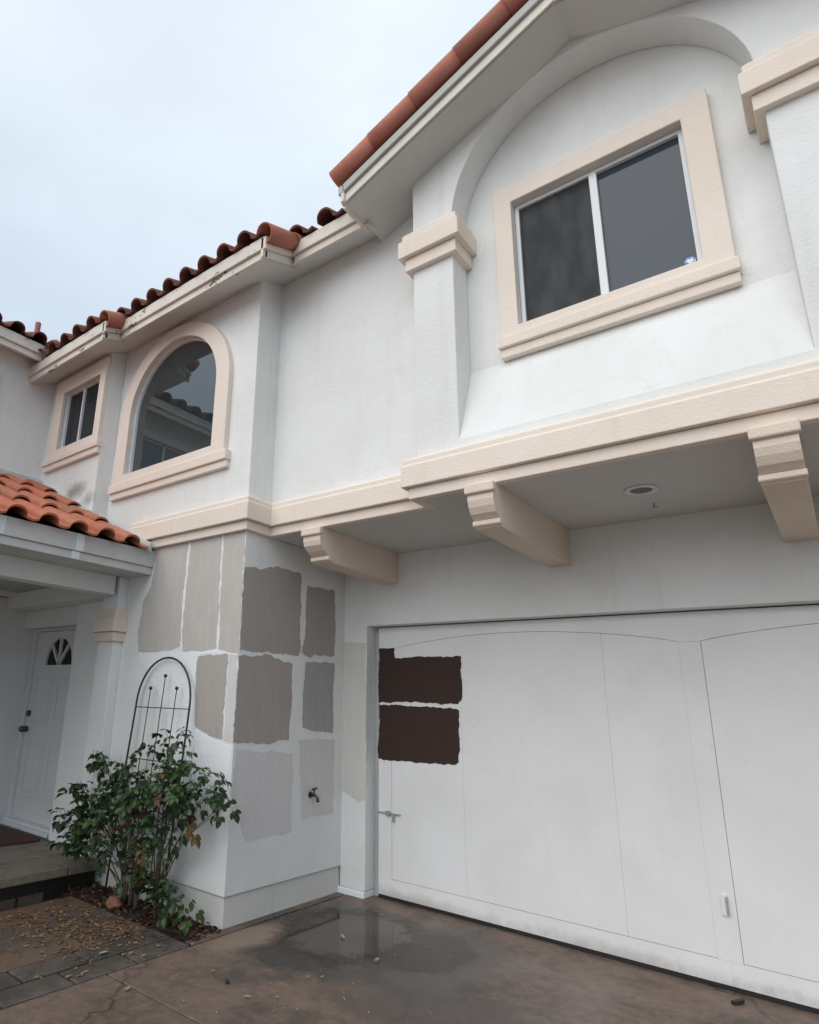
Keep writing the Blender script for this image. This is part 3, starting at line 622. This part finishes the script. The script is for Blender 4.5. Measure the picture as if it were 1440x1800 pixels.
mroof = place('main_roof', None, Matrix.Translation(Vector((-4,5,6))), house)
def jig(mw, a=.016): return mw @ Matrix.Rotation(random.uniform(-a, a), 4, 'Z') @ Matrix.Rotation(random.uniform(-a, a), 4, 'X')
def main_tiles(x0, x1, ye, rows):
    n = round((x1-x0)/.268); w_ = (x1-x0)/n
    for r_ in range(rows):
        yy = ye-.05+.565*math.cos(sl_m)*r_
        for i in range(n):
            place('tile', TM, jig(basis((x0+w_*i, yy+random.uniform(-.008, .008), S(yy)+RO+.012), (1,0,0), VM)), mroof)
main_tiles(-6.78, -5.44, 3.02, 2); main_tiles(-5.40, -3.30, 3.19, 2); main_tiles(-3.26, -2.60, 3.53, 1)
def slab(pts, th, nm, m, par): MB().hexa([Vector(p)-Vector((0,0,th)) for p in pts]+[Vector(p) for p in pts]).build(nm, m, par)
for x0, x1, ye in ((-7.6,-5.42,3.03), (-5.4199,-3.29,3.2), (-3.2899,-2.5,3.54), (-2.4999,.879,4.3), (.88,2.8,3.54)):
    slab([(x0,ye,S(ye)+RO-.004),(x1,ye,S(ye)+RO-.004),(x1,10,S(10)+RO-.004),(x0,10,S(10)+RO-.004)], .03, 'roof_deck', UNDERLAY, mroof)
slab([(-9,9.995,S(10)+RO-.01),(2.8,9.995,S(10)+RO-.01),(2.8,17,S(10)+RO-2.6),(-9,17,S(10)+RO-2.6)], .03, 'roof_deck', UNDERLAY, mroof)
for xe, ye in ((-5.375, 2.965), (-3.245, 3.135)):
    for i in range(2):
        place('edge_tile', BS, basis((xe+.005, ye+.36*i, S(ye+.36*i)+RO+.012), (1,0,0), VM) @ Matrix.Rotation(.0, 4, 'Y'), mroof)

groof = place('gable_roof', None, Matrix.Translation(Vector((-.82,4,6.2))), house)
cg_, sg_ = math.cos(sl_m), math.sin(sl_m)
for i in range(5):
    d = -.08+.392*i; x = -2.50+d*cg_; z = SG(-2.5)+.283+d*sg_
    place('rake_tile', BR, jig(basis((x, 3.262, z+.004), (0,-1,0), (cg_, 0, sg_)), .006), groof)
    place('rake_tile', BR, jig(basis((.86-(d+.42)*cg_, 3.262, z+.42*sg_+.004), (0,-1,0), (cg_, 0, -sg_)), .006), groof)
for i in range(6):    # field tiles just behind the rake
    for q in range(2):
        d = -.10+.385*i; x = -2.50+d*cg_; z = SG(-2.5)+.235+d*sg_
        if x < -1.0: place('tile', TM, jig(basis((x, 3.62+.268*q, z), (0,-1,0), (cg_,0,sg_)), .01), groof)
place('ridge_tile', BR, basis((-.82, 3.18, SG(-.82)+.27), (1,0,0), (0,1,0)), groof)
slab([(-2.52,3.285,SG(-2.52)+.17),(-.82,3.285,6.19),(-.82,8,6.19),(-2.52,3.62,SG(-2.52)+.17)], .03, 'roof_deck', UNDERLAY, groof)
slab([(-.8199,3.285,6.19),(.88,3.285,SG(.88)+.17),(.88,3.62,SG(.88)+.17),(-.8199,8,6.19)], .03, 'roof_deck', UNDERLAY, groof)
# lead saddle where the rake foot meets the lower eave
MB().hexa([(-2.60,3.36,5.50),(-2.49,3.33,5.50),(-2.49,3.62,5.52),(-2.64,3.58,5.52),(-2.58,3.38,5.60),(-2.49,3.36,5.62),(-2.49,3.62,5.66),(-2.62,3.58,5.62)]).build('valley_flashing', STEEL, groof, bevel=.01)

wroof = place('wing_roof', None, Matrix.Translation(Vector((-8,0,5.6))), house)
sw = math.atan(.42); VW = (-math.cos(sw), 0, math.sin(sw)); EX, EZ = -6.74, 5.335
def ZW(x): return EZ+.42*(EX-x)
fascia((EX,-5,EZ), (EX,3.05,EZ), (1,0), m=FASCP, parent=house)
MB().hexa([(EX-.01,-5,EZ),(EX-.01,3.3,EZ),(WX-.1,3.3,ZW(WX-.1)),(WX-.1,-5,ZW(WX-.1)),(EX-.01,-5,EZ+t),(EX-.01,3.3,EZ+t),(WX-.1,3.3,ZW(WX-.1)+t),(WX-.1,-5,ZW(WX-.1)+t)]).build('eave_soffit', SOFF, house)
for i in range(20):
    for r_ in range(2):
        xx = EX+.055-.54*r_
        place('tile', TM, jig(basis((xx, 3.10-.268*(i+1), ZW(xx)+.215), (0,1,0), VW)), wroof)
slab([(EX-.01,-5,ZW(EX-.01)+.195),(EX-.01,3.6,ZW(EX-.01)+.195),(-9.5,6.5,ZW(-9.5)+.195),(-9.5,-5,ZW(-9.5)+.195)], .03, 'roof_deck', UNDERLAY, wroof)
slab([(-9.5001,-5,ZW(-9.5)+.19),(-9.5001,6.5,ZW(-9.5)+.19),(-13,6.5,ZW(-9.5)-1.3),(-13,-5,ZW(-9.5)-1.3)], .03, 'roof_deck', UNDERLAY, wroof)
MB().tube([(-7.50,3.22,5.75),(-7.50,3.22,6.27)], .036, 12).build('vent_pipe', RUST, wroof)
MB().tube([(-6.64,3.06,5.50),(-6.74,3.14,5.60)], .085, 10).build('valley_tile', TILE_M, wroof)

# ------------------------------------------------------------------ porch
proof = place('porch_roof', None, Matrix.Translation(Vector((-6,2.5,3.4))), house)
PE = -4.862; slp = math.atan(.46); VP = (-math.cos(slp), 0, math.sin(slp))
def ZP(x): return 2.888+.46*(-4.83-x)
MB().box(PE-.03, PE-.02, -2, 3.5285, 2.668, 2.738).build('lower_fascia', PFASC, proof, bevel=.004)
MB().box(PE-.045, PE+.002, -2, 3.5285, 2.7395, 2.892).build('fascia', PFASC, proof, bevel=.004)
for yy in (2.02, 2.71):     # splice battens on the fascia
    MB().box(PE+.0022, PE+.006, yy, yy+.075, 2.742, 2.888).box(PE-.0198, PE-.012, yy-.02, yy+.055, 2.67, 2.737).build('splice_plate', VINYL, proof)
MB().box(-5.42, PE-.0305, -2, 3.5285, 2.672, 2.70).build('porch_soffit', PFASC, proof)
MB().box(-5.43, -5.255, -2, 3.40, 2.49, 2.6715).build('beam', PORCHW, proof, bevel=.008)
MB().box(-7.3, -5.4305, -2, 3.529, 2.64, 2.67).build('porch_ceiling', PCEIL, proof)
MB().box(-7.3, -5.431, 3.30, 3.5288, 2.47, 2.6395).build('header_beam', PORCHW, proof, bevel=.008)
cols = 20
for i in range(cols):
    y0 = 3.33-.268*(i+1)+.06
    for r_ in range(4):
        xx = PE+.075-.555*r_
        o = place('tile', TP, jig(basis((xx+random.uniform(-.006, .006), y0, ZP(xx)), (0,1,0), VP), .014), proof)
slab([(PE+.0,-2,ZP(PE)-.055),(PE+.0,3.5286,ZP(PE)-.055),(WX+.001,3.5286,ZP(WX)-.055),(WX+.001,-2,ZP(WX)-.055)], .03, 'roof_deck', UNDERLAY, proof)
# stucco and lead flashing where the porch roof meets the walls
def flash(xa, xb, y0, y1, dz0, dz1, m=WALL):
    MB().hexa([(xa,y0,ZP(xa)+dz0),(xb,y0,ZP(xb)+dz0),(xb,y1,ZP(xb)+dz0),(xa,y1,ZP(xa)+dz0),(xa,y0+.02,ZP(xa)+dz1),(xb,y0+.02,ZP(xb)+dz1),(xb,y1,ZP(xb)+dz1),(xa,y1,ZP(xa)+dz1)]).build('flashing', m, proof, bevel=.008)
flash(-5.77, -4.80, 3.40, 3.4475, -.01, .075, LEAD); flash(-7.02, -5.778, 3.22, 3.3495, -.01, .085, LEAD)
MB().box(WX+.0002, WX+.06, -2, 3.345, ZP(WX)-.02, ZP(WX)+.09).build('flashing', LEAD, proof, bevel=.008)

# front wall of the entry, door recess and pilaster
MB().box(-7.32, -7.27, -2, 3.74, 0, 2.64).build('porch_side_wall', PORCHW, house)
MB().box(-7.6, -6.1005, 3.735, 3.85, .1, 2.64).build('entry_wall', PORCHW, house)
MB().box(-7.27, -6.1002, 3.55, 3.7345, 2.27, 2.64).build('door_head', PORCHW, house)
fd = place('front_door', None, Matrix.Translation(Vector((-6.7,3.7,.25))), house)
MB().plate([[(-7.268,.21),(-6.11,.21),(-6.11,2.268),(-7.268,2.268)], [(-7.19,.25),(-6.19,.25),(-6.19,2.245),(-7.19,2.245)]], fY, 3.665, 3.734).build('door_frame', FRONTD, fd, bevel=.004)
fan = [(-6.95,1.865),(-6.39,1.865)]+arc(-6.67, 1.865, .28, .295, 6, 174, 16)
MB().plate([[(-7.185,.255),(-6.195,.255),(-6.195,2.24),(-7.185,2.24)], fan], fY, 3.70, 3.733).build('leaf', FRONTD, fd)
MB().plate([[(-6.96,1.86),(-6.38,1.86)]+arc(-6.67, 1.86, .285, .30, 6, 174, 16)], fY, 3.725, 3.73).build('fanlight_pane', GLASSD, fd)
for a in (50, 90, 130):
    c_, s_ = math.cos(math.radians(a)), math.sin(math.radians(a))
    MB().hexa([(-6.67-.014*s_,3.698,1.867+.014*c_),(-6.67+.014*s_,3.698,1.867-.014*c_),(-6.67+.014*s_,3.724,1.867-.014*c_),(-6.67-.014*s_,3.724,1.867+.014*c_),
               (-6.67+.275*c_-.014*s_,3.698,1.867+.287*s_+.014*c_),(-6.67+.275*c_+.014*s_,3.698,1.867+.287*s_-.014*c_),(-6.67+.275*c_+.014*s_,3.724,1.867+.287*s_-.014*c_),(-6.67+.275*c_-.014*s_,3.724,1.867+.287*s_+.014*c_)]).build('glazing_bar', FRONTD, fd)
for (a, b) in ((-7.09, -6.71), (-6.62, -6.29)):
    for z0, z1 in ((1.25, 1.745), (.485, 1.06)):
        MB().plate([[(a,z0),(b,z0),(b,z1),(a,z1)], [(a+.03,z0+.03),(b-.03,z0+.03),(b-.03,z1-.03),(a+.03,z1-.03)]], fY, 3.690, 3.7005).build('panel_moulding', FRONTD, fd, bevel=.005)
        MB().box(a+.055, b-.055, 3.692, 3.7004, z0+.055, z1-.055).build('panel', FRONTD, fd, bevel=.006)
kb = MB().tube([(-7.14,3.70,1.165),(-7.14,3.655,1.165)], .03, 10).build('knob', BRASS, fd, smooth=True)
MB().ball((-7.14,3.635,1.165), .034, 12, 8).build('knob_ball', BRASS, kb, smooth=True)
MB().tube([(-7.13,3.70,1.335),(-7.13,3.672,1.335)], .032, 12).build('deadbolt', BRASS, fd)
MB().box(-7.2, -6.19, 3.56, 3.699, .2005, .236).box(-7.2, -6.19, 3.60, 3.699, .237, .262).build('threshold', VINYL, fd, bevel=.004)
pl = MB().box(-5.495, -5.236, 3.432, 3.5295, .20, 2.67).build('porch_pilaster', WALL, house, bevel=.006)
for z0, z1, o in ((2.055, 2.142, .03), (2.1435, 2.268, .055), (2.2695, 2.36, .028)):
    MB().box(-5.495-o, -5.236+o, 3.432-o, 3.5293, z0, z1).build('capital_band', TAN, pl, bevel=.005)

# porch step: stone flags on a dark riser
stp = place('porch_step', None, Matrix.Translation(Vector((-6,2.5,0))), None, kind='structure')
MB().box(-7.27, -5.26, -2, 3.5288, -.1, .128).build('riser', STEPD, stp)
xs = [-5.12, -5.55, -6.0, -6.5, -7.27]
for a, b in zip(xs, xs[1:]):
    yy = 3.5285; k_ = 0
    while yy > -2:
        L = random.choice((.46, .62, .75)) if k_ else random.choice((.34, .5))
        MB().box(b+.004, a-.004, max(yy-L, -2)+.004, yy-.004, .1285, .200+random.uniform(-.003, .002)).build('flagstone', STEPM, stp, bevel=.008); yy -= L; k_ += 1
for i in range(12):
    MB().box(-5.285, -5.2605, 3.18-.26*i-.25, 3.18-.26*i, -.05+.002, .055).build('riser_brick', PAVER, stp, bevel=.006)
dm = MB().plate([ragged([(-7.15,3.10),(-6.14,3.06),(-6.12,3.46),(-7.15,3.48)], .004, .06, 7)], fZ, .2025, .218).build('doormat', MATF, label='dark red brown doormat in front of the white entry door', category='doormat')

# ------------------------------------------------------------------ trellis
tr = thing('trellis', (-4.48,3.44,0), 'black iron arched garden trellis leaning on the white wall behind the rose', 'trellis')
def ty(z): return 3.38+.11*z/1.9
hp = [(-4.870, ty(0), -.03),(-4.862, ty(.5), .5),(-4.845, ty(1.0), 1.0),(-4.825, ty(1.45), 1.45)]
hp += [(-4.465+.36*math.cos(math.radians(a)), ty(1.52+.375*math.sin(math.radians(a))), 1.52+.375*math.sin(math.radians(a))) for a in range(180, -1, -10)]
hp += [(-4.108, ty(1.30), 1.30),(-4.12, ty(.8), .8),(-4.15, ty(0), -.03)]
MB().tube(hp, .0085, 8).build('hoop', IRON, tr, smooth=True)
for x, zt in ((-4.633, 1.628), (-4.452, 1.733), (-4.281, 1.632)):
    pts = [(x-.03+.03*z/zt+.004*math.sin(z*31), ty(z)-.012, z) for z in [zt*i/16 for i in range(17)]]
    r_ = MB().tube(pts, .0040, 6).build('rod', IRON, tr)
    MB().ball((x, ty(zt)-.012, zt+.008), .016, 8, 6).build('finial', IRON, r_, smooth=True)
for z in (1.475, 1.057, .62, .25):
    MB().tube([(-4.827 if z > 1.2 else -4.85, ty(z), z), (-4.109 if z > 1.2 else -4.125, ty(z), z+.004)], .0040, 6).build('crossbar', IRON, tr)
MB().ball((-4.60, ty(1.16)-.03, 1.165), .034, 8, 6, (1, .5, .9)).build('ornament', IRON, tr, smooth=True)

# ------------------------------------------------------------------ climbing rose
rose = thing('rose_bush', (-4.4,3.35,0), 'leafy dark green climbing rose spreading over the iron trellis beside the bay corner', 'rose bush')
CL = [(-5.02,1.04,.18,.05),(-5.13,1.07,.07,.03),(-4.62,1.04,.13,.06),(-4.77,.92,.16,.07),(-5.16,.78,.24,.08),(-5.31,.78,.10,.06),(-4.96,.67,.27,.10),(-5.49,.53,.13,.04),(-5.18,.54,.24,.10),(-5.26,.37,.19,.10),(-4.96,.44,.20,.11),(-4.63,.77,.23,.13),(-4.40,.78,.24,.13),(-4.42,.93,.18,.08),(-4.13,.90,.23,.13),(-3.91,.97,.20,.13),(-4.04,1.06,.19,.09),(-4.10,1.23,.12,.08),(-3.95,1.30,.08,.05),(-3.86,1.17,.09,.03),(-3.72,1.05,.09,.07),(-3.79,.87,.21,.06),(-3.59,.96,.12,.06),(-3.44,1.02,.08,.06),(-3.45,.89,.11,.04),(-3.35,.90,.09,.06),(-4.18,.68,.21,.09),(-4.51,.47,.28,.08),(-4.08,.54,.15,.06),(-4.35,.38,.12,.07),(-4.31,.27,.15,.06),(-4.15,.25,.11,.05),(-3.98,.26,.12,.06),(-3.90,.20,.12,.06),(-3.99,.20,.09,.08),(-3.82,.70,.05,.03),(-4.44,1.16,.05,.03)]
base = [(-4.62,3.40),(-4.50,3.36),(-4.42,3.36),(-4.18,3.36)]
cm_ = MB(); rr0 = CL
for i, (x, z, rx, rz) in enumerate(CL):
    if i in (31, 35): continue
    bx, by = min(base, key=lambda q: abs(q[0]-x)+random.uniform(0, .12)); yy = random.uniform(3.22, 3.36)
    pts = []
    for q in range(9):
        s_ = q/8; pts.append((bx+(x-bx)*(s_**1.5)+.012*math.sin(9*s_+i), by+(yy-by)*s_+.01*math.cos(7*s_+i), z*(s_**.75)))
    cm_.tube(pts, .0055, 6, .002)
for bx, by in base: cm_.tube([(bx, by, -.03),(bx+.01, by, .12),(bx-.008, by, .26),(bx+.02, by-.02, .5)], .017, 7, .009)
cm_.build('cane', BARK, rose, smooth=True)
def leaflet(mb, o, d, n, L, Wd, fold):
    d = d.normalized(); s_ = d.cross(n).normalized(); n = s_.cross(d)
    pts = [o, o+d*L*.3+s_*Wd*.46+n*fold, o+d*L*.65+s_*Wd*.40+n*fold, o+d*L-n*.12*L, o+d*L*.65-s_*Wd*.40+n*fold, o+d*L*.3-s_*Wd*.46+n*fold, o+d*L*.33, o+d*L*.66-n*.03*L]
    mb.add(pts, [(0,6,1),(1,6,7,2),(2,7,3),(0,5,6),(5,4,7,6),(4,3,7)])
def compound(r):
    mb = MB(); L = r.uniform(.105, .15); N_ = Vector((0, 0, 1))
    spine = [Vector((0, L*q/4, -.10*L*(q/4)**2*4)) for q in range(5)]
    leaflet(mb, spine[4], Vector((r.uniform(-.2, .2), 1, -.6)), N_, L*r.uniform(.50, .62), L*.38, .004)
    for q in (2, 4):
        for sgn in (-1, 1):
            leaflet(mb, spine[q]-Vector((0, .006, 0)), Vector((sgn, .55+r.uniform(-.2, .2), -.35+r.uniform(-.2, .2))), N_+Vector((r.uniform(-.3, .3), 0, 0)), L*r.uniform(.40, .52), L*.32, .004)
    mb.add([spine[0]+Vector((.0015,0,0)), spine[0]-Vector((.0015,0,0)), spine[4]-Vector((.001,0,0)), spine[4]+Vector((.001,0,0))], [(0,1,2,3)])
    return mb
rr = random.Random(5)
variants = {}
for key, mm in (('a', LEAFA), ('b', LEAFB), ('c', LEAFC), ('d', LEAFD)):
    variants[key] = []
    for q in range(4):
        mb = compound(rr); me = bpy.data.meshes.new('rose_leaf'); me.from_pydata([tuple(v) for v in mb.v], [], mb.f); me.update(); me.materials.append(mm); variants[key].append((me, mb))
def leaf_at(i):
    x, z, rx, rz = CL[i]
    a, q = rr.uniform(0, 2*math.pi), math.sqrt(rr.random())
    px, pz = x+rx*.92*q*math.cos(a), z+.03+rz*.92*q*math.sin(a)
    yy = rr.uniform(3.10, 3.45)
    px *= yy/3.3; pz = 1.57+(pz-1.57)*yy/3.3
    yaw = rr.uniform(-2.2, 2.2)+math.pi; pitch = rr.uniform(-1.15, .25)
    m = Matrix.Translation((px, yy, max(pz, .03))) @ Matrix.Rotation(yaw, 4, 'Z') @ Matrix.Rotation(pitch, 4, 'X') @ Matrix.Rotation(rr.uniform(-.6, .6), 4, 'Y') @ Matrix.Scale(rr.uniform(.72, 1.12), 4)
    key = 'c' if i == 35 or (i in (27, 29) and rr.random() < .15) or rr.random() < .015 else 'd' if (i == 7 and rr.random() < .5) or rr.random() < .02 else 'b' if rr.random() < (.55 if i in (11, 12, 14, 15, 32, 33) else .15) else 'a'
    return m, variants[key][rr.randrange(4)], key
CL = [(x-(.09 if x > -3.8 else 0), z, rx, rz) for x, z, rx, rz in CL]
areas = [c[2]*c[3]**.8 for c in CL]; tot = sum(areas)
order = []
for i, a in enumerate(areas): order += [i]*max(3, round(450*a/tot))
order = [i for i in order if i != 35]+[35]*2
rr.shuffle(order)
far = {}
for q, i in enumerate(order):
    m, (me, mb), key = leaf_at(i)
    if q < 290: place('leaf', me, m, rose)
    else:
        far.setdefault(key, MB()).add([m @ v for v in mb.v], mb.f)
for key, mb in far.items():
    mb.build('foliage', {'a': LEAFA, 'b': LEAFB, 'c': LEAFC, 'd': LEAFD}[key], rose, kind='stuff')

# ------------------------------------------------------------------ litter
def chips(n, fn, smin, smax, mb=None, flat=.3):
    mb = mb or MB()
    for _ in range(n):
        x, y_, z = fn(); s_ = random.uniform(smin, smax); a = random.uniform(0, 6.3)
        m = Matrix.Translation((x, y_, z+.004)) @ Matrix.Rotation(a, 4, 'Z') @ Matrix.Rotation(random.uniform(-flat, flat), 4, 'X') @ Matrix.Rotation(random.uniform(-flat, flat), 4, 'Y')
        w_ = s_*random.uniform(.3, .6)
        mb.add([m @ Vector(q) for q in ((-s_, 0, 0), (-s_*.3, -w_, .004), (s_*.5, -w_*.7, .006), (s_, 0, .001), (s_*.4, w_*.8, .005), (-s_*.4, w_, .003))], [(0,1,2,3,4,5)])
    return mb
def inbed(): return (random.uniform(-5.28, -3.6), random.uniform(3.215, 3.53), random.uniform(-.018, .012))
chips(420, inbed, .012, .035, flat=.8).build('bed_mulch', DRYC, kind='stuff'); chips(130, inbed, .012, .03, flat=.8).build('bed_leaf_litter', DRYA, kind='stuff')
def onwalk():
    while True:
        x, y_ = random.gauss(-4.35, .33), random.gauss(2.82, .26)
        if -5 < x < -3.6 and 2.1 < y_ < 3.2: return (x, y_, 0)
chips(520, onwalk, .006, .024).build('dry_leaf_litter', DRYA, kind='stuff'); chips(120, onwalk, .006, .018).build('dark_leaf_litter', DRYC, kind='stuff')
def ondrive(): return (random.uniform(-4.6, -1.2), random.uniform(2.0, 4.4), .002)
chips(330, ondrive, .003, .008).build('pale_grit', DRYB, kind='stuff')
FL = [(-3.83,2.70),(-3.30,2.51),(-2.77,2.91),(-2.96,4.04),(-2.56,3.87),(-2.70,3.35),(-2.64,3.41),(-2.38,3.27),(-3.56,3.19),(-3.69,3.01),(-4.20,2.49),(-4.02,2.41),(-3.50,3.16),(-3.78,2.23),(-3.64,2.43),(-2.65,3.02),(-2.97,2.63),(-3.15,3.0)]
FLL = {5: 'tiny pale petal just right of the puddle front edge', 7: 'rightmost tiny pale petal on the open driveway', 8: 'tiny pale petal at the end of the planting bed', 9: 'tiny pale petal on the paver strip below the bed corner', 10: 'tiny pale petal on the stained walkway slab', 13: 'tiny pale petal on the pavers nearest the viewer'}
big = {0: .045, 1: .035, 3: .04, 4: .04, 2: .03}
for i, (x, y_) in enumerate(FL):
    s_ = .8*big.get(i, random.uniform(.012, .022)); a = random.uniform(0, 3)
    m = Matrix.Translation((x, y_, .010)) @ Matrix.Rotation(a, 4, 'Z')
    lab = {0: 'largest pale dry petal lying on the grey pavers', 1: 'pale dry petal alone beside the driveway joint', 2: 'pale dry petal in the middle of the brown driveway'}.get(i, 'pale dry petal floating in the puddle' if i in (3, ) else 'pale dry petal on the damp concrete edge of the puddle' if i == 4 else FLL.get(i, 'tiny pale dry petal lying on the wet concrete'))
    MB().add([m @ Vector(q) for q in ((-s_,0,0),(-s_*.3,-s_*.4,.004),(s_*.6,-s_*.3,.006),(s_,0,.002),(s_*.4,s_*.35,.006),(-s_*.4,s_*.35,.004),(0,0,-.001))], [(0,1,6),(1,2,6),(2,3,6),(3,4,6),(4,5,6),(5,0,6)]).build('fallen_petal', DRYB, label=lab, category='petal', group='pale petals fallen on the paving')
# curled tan leaf standing up near the bed corner
MB().add([(-4.05,2.98,.003),(-4.00,2.96,.02),(-3.98,2.99,.075),(-4.02,3.02,.045),(-4.07,3.02,.01)], [(0,1,3,4),(1,2,3)]).build('curled_leaf', DRYA, label='curled tan dry leaf standing on the walkway litter', category='leaf')
sh = MB().ball((-4.57,3.27,.03), .085, 11, 7, (1, .6, .55))
sh.v = [v+Vector([random.uniform(-.011, .011) for _ in range(3)]) for v in sh.v]
sh.build('terracotta_lump', STONE, label='rough reddish terracotta lump at the foot of the rose canes', category='stone')
MB().tube([(-.785,4.83,.010),(-.745,4.90,.014)], .013, 6).build('short_stick', IRON, label='short dark stick lying on the driveway near the garage door', category='stick')
MB().ball((-2.985,2.965,.012), .016, 7, 5, (1, .8, .8)).build('dark_pebble', IRON, label='small black pebble lying on the brown driveway', category='pebble')
